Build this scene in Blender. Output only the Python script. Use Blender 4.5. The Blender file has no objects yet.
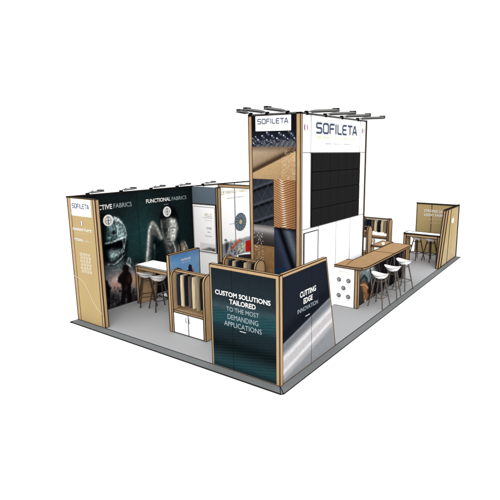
import bpy, math, random
import numpy as np
from mathutils import Vector
random.seed(4); rng = np.random.default_rng(7)
SC = bpy.context.scene
COL = SC.collection

# ---------------------------------------------------------------- camera
CAM = dict(loc=(-6.068, -4.218, 4.041), yaw=33.019, pitch=-11.136, f=458.443, px=293.195, py=241.498)
cd = bpy.data.cameras.new("camera"); cam = bpy.data.objects.new("camera", cd); COL.objects.link(cam)
cam.location = CAM['loc']
cam.rotation_euler = (math.radians(90 + CAM['pitch']), 0, math.radians(CAM['yaw'] - 90))
cd.sensor_width = 36; cd.lens = CAM['f'] / 500 * 36
cd.shift_x = -(CAM['px'] - 250) / 500; cd.shift_y = (CAM['py'] - 250) / 500
cd.clip_start = 0.1; cd.clip_end = 2000
SC.camera = cam
# ---------------------------------------------------------------- light: plain white studio surround
w = bpy.data.worlds.new("World"); SC.world = w; w.use_nodes = True
w.node_tree.nodes['Background'].inputs[0].default_value = (1, 1, 1, 1)
w.node_tree.nodes['Background'].inputs[1].default_value = 1.6
sd = bpy.data.lights.new("sun", 'SUN'); sd.energy = 1.5; sd.angle = math.radians(35); sd.color = (1, 0.985, 0.96)
so = bpy.data.objects.new("sun", sd); COL.objects.link(so)
so.rotation_euler = Vector((0.70, 0.60, -0.62)).to_track_quat('-Z', 'Y').to_euler()
SC.view_settings.view_transform = 'Standard'; SC.view_settings.look = 'None'
SC.view_settings.exposure = 0; SC.view_settings.gamma = 1

# ---------------------------------------------------------------- helpers
def lin(c):
    c = np.asarray(c, float) / 255.0
    return np.where(c <= 0.04045, c / 12.92, ((c + 0.055) / 1.055) ** 2.4)
GAIN = 0.66
def alb(c): return tuple(float(v) for v in lin(c) * GAIN) + (1,)

def mat(name, rgb, rough=0.6, spec=0.2, metal=0.0, noise=0.06, scale=6.0, stretch=(1, 1, 1), bump=0.0):
    m = bpy.data.materials.new(name); m.use_nodes = True
    nt = m.node_tree; b = nt.nodes['Principled BSDF']
    b.inputs['Roughness'].default_value = rough; b.inputs['Specular IOR Level'].default_value = spec if metal or spec > .45 else 0.0
    b.inputs['Metallic'].default_value = metal
    c = alb(rgb) if min(rgb) < 250 else (0.93, 0.93, 0.93, 1)
    tc = nt.nodes.new('ShaderNodeTexCoord'); mp = nt.nodes.new('ShaderNodeMapping')
    mp.inputs['Scale'].default_value = stretch
    nz = nt.nodes.new('ShaderNodeTexNoise'); nz.inputs['Scale'].default_value = scale; nz.inputs['Detail'].default_value = 5
    cr = nt.nodes.new('ShaderNodeMix'); cr.data_type = 'RGBA'
    cr.inputs[6].default_value = tuple(v * (1 - noise) for v in c[:3]) + (1,)
    cr.inputs[7].default_value = tuple(min(1, v * (1 + noise)) for v in c[:3]) + (1,)
    nt.links.new(tc.outputs['Object'], mp.inputs[0]); nt.links.new(mp.outputs[0], nz.inputs['Vector'])
    nt.links.new(nz.outputs['Fac'], cr.inputs[0]); nt.links.new(cr.outputs[2], b.inputs['Base Color'])
    if bump:
        bp = nt.nodes.new('ShaderNodeBump'); bp.inputs['Strength'].default_value = bump; bp.inputs['Distance'].default_value = 0.01
        nt.links.new(nz.outputs['Fac'], bp.inputs['Height']); nt.links.new(bp.outputs[0], b.inputs['Normal'])
    return m
def art_mat(name, rough=0.45, spec=0.2):
    m = bpy.data.materials.new(name); m.use_nodes = True
    nt = m.node_tree; b = nt.nodes['Principled BSDF']
    b.inputs['Roughness'].default_value = 0.9; b.inputs['Specular IOR Level'].default_value = 0.0
    a = nt.nodes.new('ShaderNodeAttribute'); a.attribute_name = 'print'
    nt.links.new(a.outputs['Color'], b.inputs['Base Color'])
    return m

M = dict(
    edge=mat('dark_edging', (38, 34, 32), 0.7, 0.1),
    wood=mat('light_oak', (196, 163, 123), 0.55, 0.2, noise=0.32, scale=9, stretch=(4, 4, 0.4)),
    woodh=mat('light_oak_top', (180, 146, 108), 0.5, 0.2, noise=0.42, scale=6, stretch=(0.5, 9, 9)),
    tan=mat('tan_board', (190, 167, 120), 0.6, 0.15, noise=0.08, scale=2.2, stretch=(1, 1, 0.4)),
    white=mat('white_laminate', (254, 254, 254), 0.5, 0.2, noise=0.01),
    slate=mat('slate_grey_board', (104, 118, 132), 0.6, 0.15, noise=0.03, scale=1.5),
    black=mat('matt_black', (22, 24, 26), 0.6, 0.2),
    screen=mat('black_screen', (34, 34, 35), 0.5, 0.15, noise=0.08, scale=2),
    gap=mat('screen_gap', (10, 10, 10), 0.8, 0.05),
    carpet=mat('grey_carpet', (183, 184, 186), 0.95, 0.05, noise=0.10, scale=45),
    ramp=mat('ramp_grey', (126, 129, 130), 0.8, 0.1, noise=0.05, scale=30),
    ground=mat('white_ground', (255, 255, 255), 0.9, 0.0, noise=0.0),
    metal=mat('brushed_metal', (150, 150, 148), 0.35, 0.5, 0.6),
    lamplight=mat('lamp_light_grey', (140, 142, 142), 0.5, 0.3, noise=0.0),
    lampgrey=mat('lamp_grey', (122, 124, 122), 0.5, 0.3),
    legd=mat('dark_wood_leg', (78, 66, 58), 0.6, 0.2, noise=0.15),
    legg=mat('grey_brown_leg', (104, 98, 90), 0.6, 0.2, noise=0.15),
    seatw=mat('white_seat', (255, 255, 255), 0.35, 0.3, noise=0.0),
    tw=mat('white_lettering', (250, 250, 248), 0.6, 0.1, noise=0.0),
    tg=mat('pale_grey_lettering', (168, 182, 186), 0.6, 0.1, noise=0.0),
    tc=mat('cream_lettering', (232, 218, 186), 0.6, 0.1, noise=0.0),
    tl=mat('logo_slate', (74, 88, 112), 0.6, 0.1, noise=0.0),
    ty=mat('pale_green_lettering', (186, 194, 136), 0.6, 0.1, noise=0.0),
    td=mat('grey_lettering', (110, 112, 116), 0.6, 0.1, noise=0.0),
    tgold=mat('pale_gold_lettering', (222, 206, 160), 0.6, 0.1, noise=0.0),
    blue=mat('flag_blue', (70, 84, 150), 0.6, 0.1, noise=0.0),
    red=mat('flag_red', (216, 70, 84), 0.6, 0.1, noise=0.0),
    seam=mat('panel_seam', (120, 120, 120), 0.7, 0.1, noise=0.0),
    dkfab=mat('charcoal_upholstery', (46, 43, 44), 0.9, 0.1, noise=0.15, scale=20, bump=0.3),
    art=art_mat('printed_graphic'), artg=art_mat('satin_print', 0.35, 0.35),
    c_navy=mat('navy_cloth', (38, 44, 60), 0.9, 0.1, noise=0.2, scale=25, bump=0.4),
    c_black=mat('black_cloth', (30, 30, 34), 0.9, 0.1, noise=0.2, scale=25, bump=0.4),
    c_cream=mat('cream_cloth', (214, 196, 158), 0.9, 0.1, noise=0.08, scale=25, bump=0.4),
    c_brown=mat('brown_cloth', (92, 80, 76), 0.9, 0.1, noise=0.15, scale=25, bump=0.4),
    c_taupe=mat('taupe_cloth', (150, 136, 112), 0.9, 0.1, noise=0.12, scale=25, bump=0.4),
)
def ew(p):          # width of the dark edging strip on a piece this far off
    d = (Vector(p) - Vector(CAM['loc'])).length
    return 0.0014 * d
OFF = {}
class MB:
    def __init__(s): s.v = []; s.f = []; s.m = []; s.sm = []; s.mats = []
    def mi(s, k):
        if k not in s.mats: s.mats.append(k)
        return s.mats.index(k)
    def add(s, vs, fs, k, smooth=False):
        o = len(s.v); i = s.mi(k); s.v += [tuple(v) for v in vs]
        for f in fs: s.f.append([o + a for a in f]); s.m.append(i); s.sm.append(smooth)
        return s
    def bar(s, a, b, t, k='edge'):
        a = Vector(a); b = Vector(b); d = b - a
        if d.length < 1e-5: return s
        d.normalize(); up = Vector((0, 0, 1)) if abs(d.z) < 0.9 else Vector((1, 0, 0))
        x = d.cross(up).normalized(); y = d.cross(x).normalized(); h = t / 2
        a = a - d * h; b = b + d * h
        vs = [p + x * i * h + y * j * h for p in (a, b) for i, j in ((-1, -1), (1, -1), (1, 1), (-1, 1))]
        return s.add(vs, [(0, 1, 2, 3), (7, 6, 5, 4), (0, 4, 5, 1), (1, 5, 6, 2), (2, 6, 7, 3), (3, 7, 4, 0)], k)
    def prism(s, pts, ext, k, e=None, kcap=None, skip=()):
        P = [Vector(p) for p in pts]; E = Vector(ext); n = len(P)
        s.add(P + [p + E for p in P], [tuple(range(n)), tuple(range(2 * n - 1, n - 1, -1))], kcap or k)
        s.add(P + [p + E for p in P], [(i, (i + 1) % n, n + (i + 1) % n, n + i) for i in range(n)], k)
        if e is None: e = ew(sum(P, Vector()) / n)
        if e:
            for i in range(n):
                q = P[(i + 1) % n]; s.bar(P[i], q, e); s.bar(P[i] + E, q + E, e)
                a = (P[i] - P[i - 1]).normalized(); b = (q - P[i]).normalized()
                if a.dot(b) < 0.85: s.bar(P[i], P[i] + E, e)
        return s
    def box(s, lo, hi, k, e=None):
        return s.prism([(lo[0], lo[1], lo[2]), (hi[0], lo[1], lo[2]), (hi[0], hi[1], lo[2]), (lo[0], hi[1], lo[2])],
                       (0, 0, hi[2] - lo[2]), k, e)
    def tube(s, pts, rs, k, n=8):
        P = [Vector(p) for p in pts]; vs = []
        if not hasattr(rs, '__len__'): rs = [rs] * len(P)
        for i, p in enumerate(P):
            d = (P[min(i + 1, len(P) - 1)] - P[max(i - 1, 0)]).normalized()
            up = Vector((0, 0, 1)) if abs(d.z) < 0.9 else Vector((1, 0, 0))
            x = d.cross(up).normalized(); y = d.cross(x)
            vs += [p + (x * math.cos(6.2832 * j / n) + y * math.sin(6.2832 * j / n)) * rs[i] for j in range(n)]
        fs = [(i * n + j, i * n + (j + 1) % n, (i + 1) * n + (j + 1) % n, (i + 1) * n + j) for i in range(len(P) - 1) for j in range(n)]
        s.add(vs, fs, k, True)
        s.add(vs, [tuple(range(n - 1, -1, -1)), tuple(range((len(P) - 1) * n, len(P) * n))], k)
        return s
    def build(s, name, parent=None):
        off = Vector(OFF.get(parent.name, (0, 0, 0))) if parent else Vector((0, 0, 0))
        me = bpy.data.meshes.new(name); me.from_pydata([tuple(Vector(v) - off) for v in s.v], [], s.f)
        for k in s.mats: me.materials.append(M[k])
        me.polygons.foreach_set('material_index', s.m); me.polygons.foreach_set('use_smooth', s.sm); me.update()
        o = bpy.data.objects.new(name, me); COL.objects.link(o)
        if parent: o.parent = parent; OFF[o.name] = tuple(off)
        return o
def thing(name, label, cat, loc=(0, 0, 0), group=None):
    o = bpy.data.objects.new(name, None); COL.objects.link(o); o.location = loc; OFF[o.name] = tuple(loc)
    o.empty_display_size = 0.2
    o['label'] = label; o['category'] = cat
    if group: o['group'] = group
    return o
def tag(o, label, cat, group=None):
    o['label'] = label; o['category'] = cat
    if group: o['group'] = group
    return o
def struct(o): o['kind'] = 'structure'; return o
def copy_thing(root, loc, label):
    r = root.copy(); COL.objects.link(r); r.location = loc; r['label'] = label
    for ch in root.children:
        c = ch.copy(); COL.objects.link(c); c.parent = r
        for g in ch.children:
            d = g.copy(); COL.objects.link(d); d.parent = c
    return r

# ---- a printable plane: O = lower-left corner as its viewer sees it, U = right, N = towards the viewer
_y, _t = math.radians(CAM['yaw']), math.radians(CAM['pitch'])
_F = Vector((math.cos(_y) * math.cos(_t), math.sin(_y) * math.cos(_t), math.sin(_t)))
_R = Vector((math.sin(_y), -math.cos(_y), 0)); _U = _R.cross(_F)
class Plane:
    def __init__(s, O, U, N): s.O = Vector(O); s.U = Vector(U); s.N = Vector(N)
    def pt(s, u, v, n=0): return s.O + s.U * u + Vector((0, 0, v)) + s.N * n
    def uv(s, x, y):      # measures a spot of the artwork on the plane from the survey photo
        d = _F + _R * (x - CAM['px']) / CAM['f'] - _U * (y - CAM['py']) / CAM['f']
        C = Vector(CAM['loc']); t = (s.O - C).dot(s.N) / d.dot(s.N); q = C + d * t - s.O
        return q.dot(s.U), q.z
def blur(a, r):
    r = int(r)
    if r < 1: return a
    for _ in range(2):
        for ax in (0, 1):
            p = np.concatenate([np.repeat(np.take(a, [0], ax), r, ax), a, np.repeat(np.take(a, [-1], ax), r + 1, ax)], ax)
            c = np.cumsum(p, ax); n = a.shape[ax]; k = 2 * r + 1
            c = np.concatenate([np.zeros_like(np.take(c, [0], ax)), c], ax)
            a = (np.take(c, range(k, k + n), ax) - np.take(c, range(0, n), ax)) / k
    return a
def vnoise(shape, cell, seed=0):
    g = np.random.default_rng(seed); h, w_ = shape
    gh, gw = int(h / cell[0]) + 3, int(w_ / cell[1]) + 3
    G = g.random((gh, gw)); y = np.arange(h) / cell[0]; x = np.arange(w_) / cell[1]
    yi = y.astype(int); xi = x.astype(int); fy = (y - yi)[:, None]; fx = (x - xi)[None]
    fy = fy * fy * (3 - 2 * fy); fx = fx * fx * (3 - 2 * fx)
    a = G[yi][:, xi]; b = G[yi][:, xi + 1]; c = G[yi + 1][:, xi]; d = G[yi + 1][:, xi + 1]
    return (a * (1 - fx) + b * fx) * (1 - fy) + (c * (1 - fx) + d * fx) * fy
class Art:
    """a print painted on a fine grid of coloured points"""
    def __init__(s, plane, u0, u1, v0, v1, res, bg):
        s.pl = plane; s.u0, s.u1, s.v0, s.v1 = u0, u1, v0, v1
        s.nx = int(round((u1 - u0) / res)) + 1; s.ny = int(round((v1 - v0) / res)) + 1; s.res = res
        s.X, s.Y = np.meshgrid(np.linspace(u0, u1, s.nx), np.linspace(v0, v1, s.ny))
        s.c = np.ones((s.ny, s.nx, 3)) * np.array(bg, float)
    def mix(s, mask, col, a=1.0):
        m = np.clip(mask * a, 0, 1)[..., None]; s.c = s.c * (1 - m) + np.array(col, float) * m
    def inside(s, pts):
        r = np.zeros(s.X.shape, bool); n = len(pts)
        for i in range(n):
            x1, y1 = pts[i]; x2, y2 = pts[(i + 1) % n]
            if y1 == y2: continue
            r ^= ((y1 > s.Y) != (y2 > s.Y)) & (s.X < (x2 - x1) * (s.Y - y1) / (y2 - y1) + x1)
        return r.astype(float)
    def poly(s, pts, col, soft=0.0, a=1.0, px=True):
        if px: pts = [s.pl.uv(*p) for p in pts]
        s.mix(blur(s.inside(pts), soft / s.res), col, a)
    def line(s, pts, wd, col, a=1.0, soft=0.9, px=True):
        wd = wd * 1.25
        if px: pts = [s.pl.uv(*p) for p in pts]
        D = np.full(s.X.shape, 1e9)
        for (x1, y1), (x2, y2) in zip(pts, pts[1:]):
            dx, dy = x2 - x1, y2 - y1; t = np.clip(((s.X - x1) * dx + (s.Y - y1) * dy) / (dx * dx + dy * dy + 1e-9), 0, 1)
            D = np.minimum(D, np.hypot(s.X - x1 - t * dx, s.Y - y1 - t * dy))
        s.mix(np.clip((wd / 2 - D) / (soft * wd / 2 + 1e-6), 0, 1), col, a)
    def ell(s, cx, cy, rx, ry, col, a=1.0, soft=0.15, px=True):
        if px:
            u0, v0 = s.pl.uv(cx, cy); u1, _ = s.pl.uv(cx + rx, cy); _, v1 = s.pl.uv(cx, cy - ry)
            cx, cy, rx, ry = u0, v0, abs(u1 - u0), abs(v1 - v0)
        D = np.hypot((s.X - cx) / rx, (s.Y - cy) / ry); s.mix(np.clip((1 - D) / soft, 0, 1), col, a)
    def grain(s, amt, seed=1, cell=(1, 1)):
        s.c *= 1 + amt * (vnoise(s.X.shape, cell, seed)[..., None] * 2 - 1)
    def build(s, name, parent, n=0.004, edge=None, matk='art'):
        """edge(v) -> right limit of the sheet at height v, for sheets with a raked side"""
        X = s.X.copy()
        if edge is not None:
            lim = np.array([edge(v) for v in s.Y[:, 0]])[:, None]; X = s.u0 + (X - s.u0) / (s.u1 - s.u0) * (lim - s.u0)
            C = np.empty_like(s.c)
            for j in range(s.ny):
                for k in range(3): C[j, :, k] = np.interp(X[j], s.X[j], s.c[j, :, k])
        else: C = s.c
        off = np.array(OFF.get(parent.name, (0, 0, 0)))
        P = np.array(s.pl.O + s.pl.N * n)[None, None] + X[..., None] * np.array(s.pl.U) + s.Y[..., None] * np.array([0, 0, 1.0]) - off
        idx = np.arange(s.nx * s.ny).reshape(s.ny, s.nx)
        F = np.stack([idx[:-1, :-1], idx[:-1, 1:], idx[1:, 1:], idx[1:, :-1]], -1).reshape(-1, 4)
        me = bpy.data.meshes.new(name); me.vertices.add(P.size // 3); me.vertices.foreach_set('co', P.reshape(-1))
        me.loops.add(F.size); me.loops.foreach_set('vertex_index', F.reshape(-1).astype(np.int32))
        me.polygons.add(len(F)); me.polygons.foreach_set('loop_start', (np.arange(len(F)) * 4).astype(np.int32))
        me.update(calc_edges=True)
        at = me.color_attributes.new('print', 'FLOAT_COLOR', 'POINT')
        L = np.ones((s.nx * s.ny, 4), np.float32); q = lin(np.clip(C, 0, 255)).reshape(-1, 3); g_ = GAIN + (0.93 - GAIN) * np.clip((q.min(1, keepdims=True) - .75) / .22, 0, 1); L[:, :3] = np.clip(q * g_, 0, 1)
        at.data.foreach_set('color', L.reshape(-1))
        me.materials.append(M[matk]); me.validate()
        o = bpy.data.objects.new(name, me); COL.objects.link(o); o.parent = parent; OFF[o.name] = tuple(off)
        return o
# ---- lettering
def text(parent, pl, s, u0, u1, v, cap, k, bold=0.0, n=0.008, name='lettering', join=None):
    cu = bpy.data.curves.new('t', 'FONT'); cu.body = s; cu.offset = bold; cu.resolution_u = 3
    ob = bpy.data.objects.new('t', cu); COL.objects.link(ob)
    dg = bpy.context.evaluated_depsgraph_get(); me = bpy.data.meshes.new_from_object(ob.evaluated_get(dg))
    bpy.data.objects.remove(ob); bpy.data.curves.remove(cu)
    co = np.array([v_.co[:] for v_ in me.vertices]); lo = co.min(0); hi = co.max(0)
    mb = join or MB(); sx = (u1 - u0) / (hi[0] - lo[0]); sy = cap / 0.70
    base = 0.0
    vs = [pl.pt(u0 + (c[0] - lo[0]) * sx, v + (c[1] - base) * sy, n) for c in co]
    mb.add(vs, [tuple(p.vertices) for p in me.polygons], k)
    bpy.data.meshes.remove(me)
    if join is None: return mb.build(name, parent)
def text_px(parent, pl, s, a, b, top, k, bold=0.0, **kw):
    """a, b: left and right foot of the line; top: a point level with the top of its capitals above a"""
    u0, v0 = pl.uv(*a); u1, v1 = pl.uv(*b); _, vt = pl.uv(*top)
    v = (v0 + v1) / 2
    return text(parent, pl, s, u0, u1, v, abs(vt - v0) * .88, k, bold * .62, **kw)
GL = {  # squared logotype, strokes in a 1 x 1.2 cell
 'S': [[(1, 1.2), (.15, 1.2), (0, 1.05), (0, .75), (.15, .62), (.85, .62), (1, .47), (1, .15), (.85, 0), (0, 0)]],
 'O': [[(.15, 0), (0, .15), (0, 1.05), (.15, 1.2), (.85, 1.2), (1, 1.05), (1, .15), (.85, 0), (.15, 0)]],
 'F': [[(0, 0), (0, 1.05), (.15, 1.2), (.9, 1.2)], [(0, .62), (.8, .62)]],
 'I': [[(.1, 0), (.1, 1.2)]], 'L': [[(0, 1.2), (0, .15), (.15, 0), (.8, 0)]],
 'E': [[(.85, 1.2), (.15, 1.2), (0, 1.05), (0, .15), (.15, 0), (.85, 0)], [(0, .62), (.75, .62)]],
 'T': [[(0, 1.2), (1, 1.2)], [(.5, 1.2), (.5, 0)]],
 'A': [[(0, 0), (.42, 1.2), (.6, 1.2), (1.02, 0)], [(.2, .35), (.82, .35)]]}
ADV = dict(S=1.38, O=1.38, F=1.2, I=.55, L=1.15, E=1.25, T=1.2, A=1.0)
def logo(parent, pl, u0, u1, v, cap, k='tl', n=0.01, th=0.2, join=None):
    mb = join or MB(); tot = sum(ADV[c] for c in 'SOFILETA'); sx = (u1 - u0) / tot; sy = cap / 1.2; x = 0
    for c in 'SOFILETA':
        for st in GL[c]:
            for (x1, y1), (x2, y2) in zip(st, st[1:]):
                p = np.array([(x + x1) * sx, y1 * sy]); q = np.array([(x + x2) * sx, y2 * sy]); d = (q - p) / np.linalg.norm(q - p)
                h = th * sy / 2; nrm = np.array([-d[1], d[0]]) * h; p = p - d * h * .7; q = q + d * h * .7
                mb.add([pl.pt(u0 + a[0], v + a[1], n) for a in (p - nrm, q - nrm, q + nrm, p + nrm)], [(0, 1, 2, 3)], k)
                n += 0.00003
        x += ADV[c]
    if join is None: return mb.build('logo', parent)
def disc(mb, pl, u, v, r, k, n=0.008, ru=None, seg=32, a0=0, a1=360):
    A = [math.radians(a0 + (a1 - a0) * i / seg) for i in range(seg + (a1 - a0 < 360))]
    mb.add([pl.pt(u + (ru or r) * math.cos(a), v + r * math.sin(a), n) for a in A], [tuple(range(len(A)))], k)
def rect(mb, pl, u0, u1, v0, v1, k, n=0.006):
    mb.add([pl.pt(u0, v0, n), pl.pt(u1, v0, n), pl.pt(u1, v1, n), pl.pt(u0, v1, n)], [(0, 1, 2, 3)], k)
def slab(mb, pl, u0, u1, v0, v1, th, k, e=None, n=0.0):
    P = [pl.pt(u0, v0, n), pl.pt(u1, v0, n), pl.pt(u1, v1, n), pl.pt(u0, v1, n)]
    mb.prism(P, -pl.N * th, k, e)
def seamline(mb, pl, a, b, wd, k='seam', n=0.007):
    (u0, v0), (u1, v1) = a, b
    if abs(u1 - u0) < 1e-6: rect(mb, pl, u0 - wd / 2, u0 + wd / 2, v0, v1, k, n)
    else: rect(mb, pl, u0, u1, v0 - wd / 2, v0 + wd / 2, k, n)
def flag(mb, pl, u, v, r, n=0.009):
    disc(mb, pl, u, v, r, 'tw', n); disc(mb, pl, u - r * .15, v, r, 'blue', n + .002, ru=r * .75, a0=115, a1=245, seg=12)
    disc(mb, pl, u + r * .15, v, r, 'red', n + .002, ru=r * .75, a0=-65, a1=65, seg=12)

# ================================================================ setting
g = MB(); g.add([(-400, -400, -.045), (400, -400, -.045), (400, 400, -.045), (-400, 400, -.045)], [(0, 1, 2, 3)], 'ground')
struct(g.build('ground'))
X1, Y1 = 12.1, 6.02
fl = MB(); fl.add([(0, 0, 0), (X1, 0, 0), (X1, Y1, 0), (0, Y1, 0)], [(0, 1, 2, 3)], 'carpet'); struct(fl.build('floor'))
rp = MB(); o_ = .16; zb = -.04
inn = [(0, 0, 0), (X1, 0, 0), (X1, Y1, 0), (0, Y1, 0)]
out = [(-o_, -o_ + .04, zb), (-o_ + .04, -o_, zb), (X1 + .1, -o_, zb), (X1 + .1, Y1 + .05, zb), (-o_, Y1 + .05, zb)]
rp.add(inn + out, [(0, 5, 6, 1), (1, 6, 7, 2), (2, 7, 8, 3), (3, 8, 4, 0), (0, 4, 5)], 'ramp')
for a, b in zip(out, out[1:] + out[:1]): rp.bar(a, b, ew(a) * 1.1)
for a, b in zip(inn, inn[1:] + inn[:1]): rp.bar((a[0], a[1], a[2]), (b[0], b[1], b[2]), 0.012)
rp.bar((0, 0, 0), out[0], .012); rp.bar((0, 0, 0), out[1], .012)
struct(rp.build('floor_edging'))

# ================================================================ back wall
B = Plane((0, 6.0, 0), (1, 0, 0), (0, -1, 0))
bw = thing('back_wall', 'long three metre high back wall carrying dark soldier and athlete prints', 'wall', (0, 6.02, 0))
m = MB(); m.box((0, 6.0, 0), (7.4, 6.08, 3.0), 'white', e=0)
m.bar((0, 6.0, 3.0), (7.4, 6.0, 3.0), .035); m.build('panel', bw)
a = Art(B, 0.0, 3.99, 0.0, 3.0, 0.0115, (24, 32, 34))
# teal glow behind the figures
a.ell(143, 232, 24, 44, (34, 68, 68), .8, 1.0); a.ell(150, 250, 22, 30, (32, 70, 70), .5, 1.0)
a.ell(128, 240, 12, 30, (34, 66, 66), .5, 1.0); a.ell(182, 225, 12, 60, (22, 36, 38), .9, 1.0)
# --- soldier with helmet
before = a.c.copy()
a.poly([(92, 212), (104, 214), (120, 218), (127, 232), (127, 250), (124, 262), (134, 268), (137, 284), (92, 290)], (14, 20, 22), .05)
a.poly([(107, 216), (115, 216.4), (121, 220.5), (125.4, 229), (125.6, 236), (121, 239), (114, 240), (108, 243), (105, 236), (106, 226)], (78, 98, 101), .05)
a.poly([(114, 218.6), (120, 221.6), (124, 230), (123.6, 236.6), (117, 238), (115.6, 229)], (156, 180, 182), .05)
a.poly([(112, 217.4), (118, 219.2), (121, 223), (117, 223.6), (113, 221)], (196, 212, 212), .04, .8)
a.poly([(96, 220), (107, 217), (107, 228), (105, 240), (97, 243)], (14, 19, 21), .06, .95)
a.line([(114, 217), (119, 219.6), (123.6, 225), (126.2, 233), (125, 243), (123.4, 252)], .03, (190, 208, 208), .9)
a.line([(124, 228), (126.4, 234), (125.6, 240)], .05, (120, 140, 142), .9)
a.line([(111, 219), (114.6, 224), (116, 230), (116.6, 237)], .035, (28, 36, 38), .9); a.line([(118, 221), (120.6, 228), (121, 236)], .02, (90, 108, 110), .9)
a.ell(113.6, 232.4, 2.0, 2.8, (18, 24, 26), .95, .5); a.ell(110.4, 226, 1.6, 2.4, (128, 148, 150), .7, .9); a.ell(109, 233, 1.2, 3.4, (40, 52, 54), .8, .9)
a.line([(105.5, 243.6), (111, 242.6), (117, 240.2), (124.6, 237)], .075, (176, 196, 197), .95); a.line([(110, 240.6), (118, 238.2), (124, 235.6)], .03, (52, 66, 68), .9)
a.poly([(100, 244.4), (110, 244), (118, 241.8), (123.6, 239.6), (122.8, 247), (117, 250.6), (112, 248.4), (108, 250.2), (101, 250)], (5, 7, 8), .02)
a.line([(122.6, 240), (123.6, 246), (121.6, 251), (122.4, 257)], .035, (160, 178, 180), .9)
a.poly([(110.4, 249.8), (114, 249.2), (118, 250.8), (120.8, 247.6), (121, 253), (117, 259.4), (112.6, 262.4), (108.8, 258), (109, 252)], (112, 134, 137), .05)
a.poly([(112.6, 250.4), (118, 251.6), (119.4, 255), (114, 257)], (172, 190, 192), .05, .9)
a.line([(109.6, 257.6), (113, 259.4), (117.6, 255.6)], .03, (38, 48, 50), .9); a.line([(111, 262.6), (116, 260.2), (121.6, 253.6)], .035, (30, 40, 42), .9)
a.line([(108, 264), (114.4, 264.6), (120, 259.6), (124.4, 254.6)], .045, (170, 190, 191), .9); a.line([(104, 266), (112, 268), (119, 265)], .03, (120, 140, 142), .8)
a.line([(98, 254), (102.6, 261), (109, 266)], .028, (104, 124, 126), .8); a.line([(97, 232), (100, 239), (101.6, 245)], .02, (60, 76, 78), .8)
a.poly([(98, 250), (107, 252), (109, 261), (103, 265), (97, 260)], (9, 12, 13), .05, .9)
a.poly([(116, 267), (122.6, 259.6), (125.6, 263), (128, 259.6), (130.2, 262.4), (134, 266), (136.4, 280), (130, 276), (123, 271)], (92, 110, 112), .06, .9)
a.line([(126.4, 263.4), (130.6, 266.6), (133.4, 274)], .05, (206, 218, 218), .9); a.line([(122, 264), (126, 267.4), (129, 274)], .045, (24, 34, 36), .9)
a.line([(127.4, 261.8), (128.6, 257.4), (130.4, 259.2), (131, 263)], .03, (196, 210, 208), .9); a.line([(112, 271), (119, 269), (124, 271)], .03, (150, 170, 171), .8)
fig = np.clip(np.abs(a.c - before).sum(2) / 40, 0, 1)[..., None]
wr = vnoise(a.X.shape, (3.2, 2.4), 31)[..., None] + .6 * vnoise(a.X.shape, (6, 9), 32)[..., None] - .8
a.c = np.clip(a.c * (1 + 1.1 * wr * fig), 0, 255)
a.poly([(86, 196), (99, 212), (101.6, 226), (102, 246), (99, 266), (84, 276)], (9, 13, 14), .12, .95)
# --- battlefield below
a.poly([(90, 276), (108, 268), (120, 268), (128, 276), (138, 270), (142, 286), (142, 304), (90, 320)], (156, 162, 164), .14, .9)
a.poly([(108, 280), (120, 276), (138, 272), (140, 284), (126, 290), (108, 292)], (220, 170, 158), .12, .9)
a.ell(134, 279, 4.6, 7, (252, 206, 170), .95, .9); a.ell(117, 279, 7, 4, (236, 220, 216), .9, .9); a.ell(137, 268, 3, 6, (196, 206, 206), .7, .9)
a.poly([(90, 268), (104, 268), (112, 272), (106, 279), (90, 284)], (58, 66, 70), .12, .8)
a.poly([(90, 304), (106, 299), (112, 290), (120, 294), (128, 290), (142, 294), (142, 306), (90, 326)], (44, 42, 46), .08, .9)
for i in range(160):
    x, y = random.uniform(96, 141), random.uniform(287, 308); c = random.choice([(18, 18, 20), (30, 30, 33), (112, 108, 112), (60, 58, 62)])
    a.ell(x, y, random.uniform(.5, 1.6), random.uniform(.5, 2.0), c, .7)
sil = (26, 21, 22)   # standing soldier
a.poly([(122, 268), (124, 264.5), (127, 264.5), (129, 268), (128.6, 271), (131, 274), (132.5, 280), (131, 285), (131, 292), (132, 303), (127.5, 303), (127, 294), (125.6, 294), (124.6, 304), (120.6, 304), (122, 292), (121, 284), (117.5, 282), (118, 277), (121, 273.5), (123, 271.5)], sil, .012)
a.ell(129, 279, 3, 6, (88, 56, 42), .7, .9); a.ell(126, 288, 3, 4, (70, 72, 74), .5, .9)
a.poly([(105, 281), (106.5, 279.8), (108.2, 281.5), (108.4, 284), (111.5, 288), (110, 291), (110, 306), (107.5, 309), (105, 310), (103.6, 296), (104, 286)], (16, 15, 17), .012)
a.ell(108, 300, 2, 5, (70, 70, 74), .35, .9)
# --- athlete, chin on hand
before = a.c.copy()
a.poly([(145, 266), (147, 244), (147.6, 229), (150, 222.4), (153, 220.6), (157, 224), (161, 232), (166, 243), (178, 246), (184, 240), (189, 252), (191, 276), (145, 276)], (20, 28, 30), .04)
arm = [(144.8, 266), (146.4, 244), (147.4, 230), (149, 223.6), (152.4, 220.6), (155.8, 223), (159.6, 230), (162.4, 238), (160.6, 241), (156.6, 236.6), (153.6, 234.4), (152, 246), (151.4, 266)]
a.poly(arm, (92, 96, 94), .04)
a.line([(146.6, 264), (148.2, 244), (149, 230), (151.6, 222.8)], .10, (214, 217, 212), .9); a.line([(152.6, 223), (156, 226), (159.4, 232.4), (161.6, 238)], .11, (176, 178, 173), .85)
a.line([(150.8, 264), (151.4, 246), (152.2, 236)], .10, (52, 60, 60), .95); a.line([(151, 230), (154, 230.6), (157.6, 235.6)], .07, (70, 72, 70), .8); a.ell(153, 226.6, 1.5, 2.2, (98, 98, 94), .7, .9)
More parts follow.
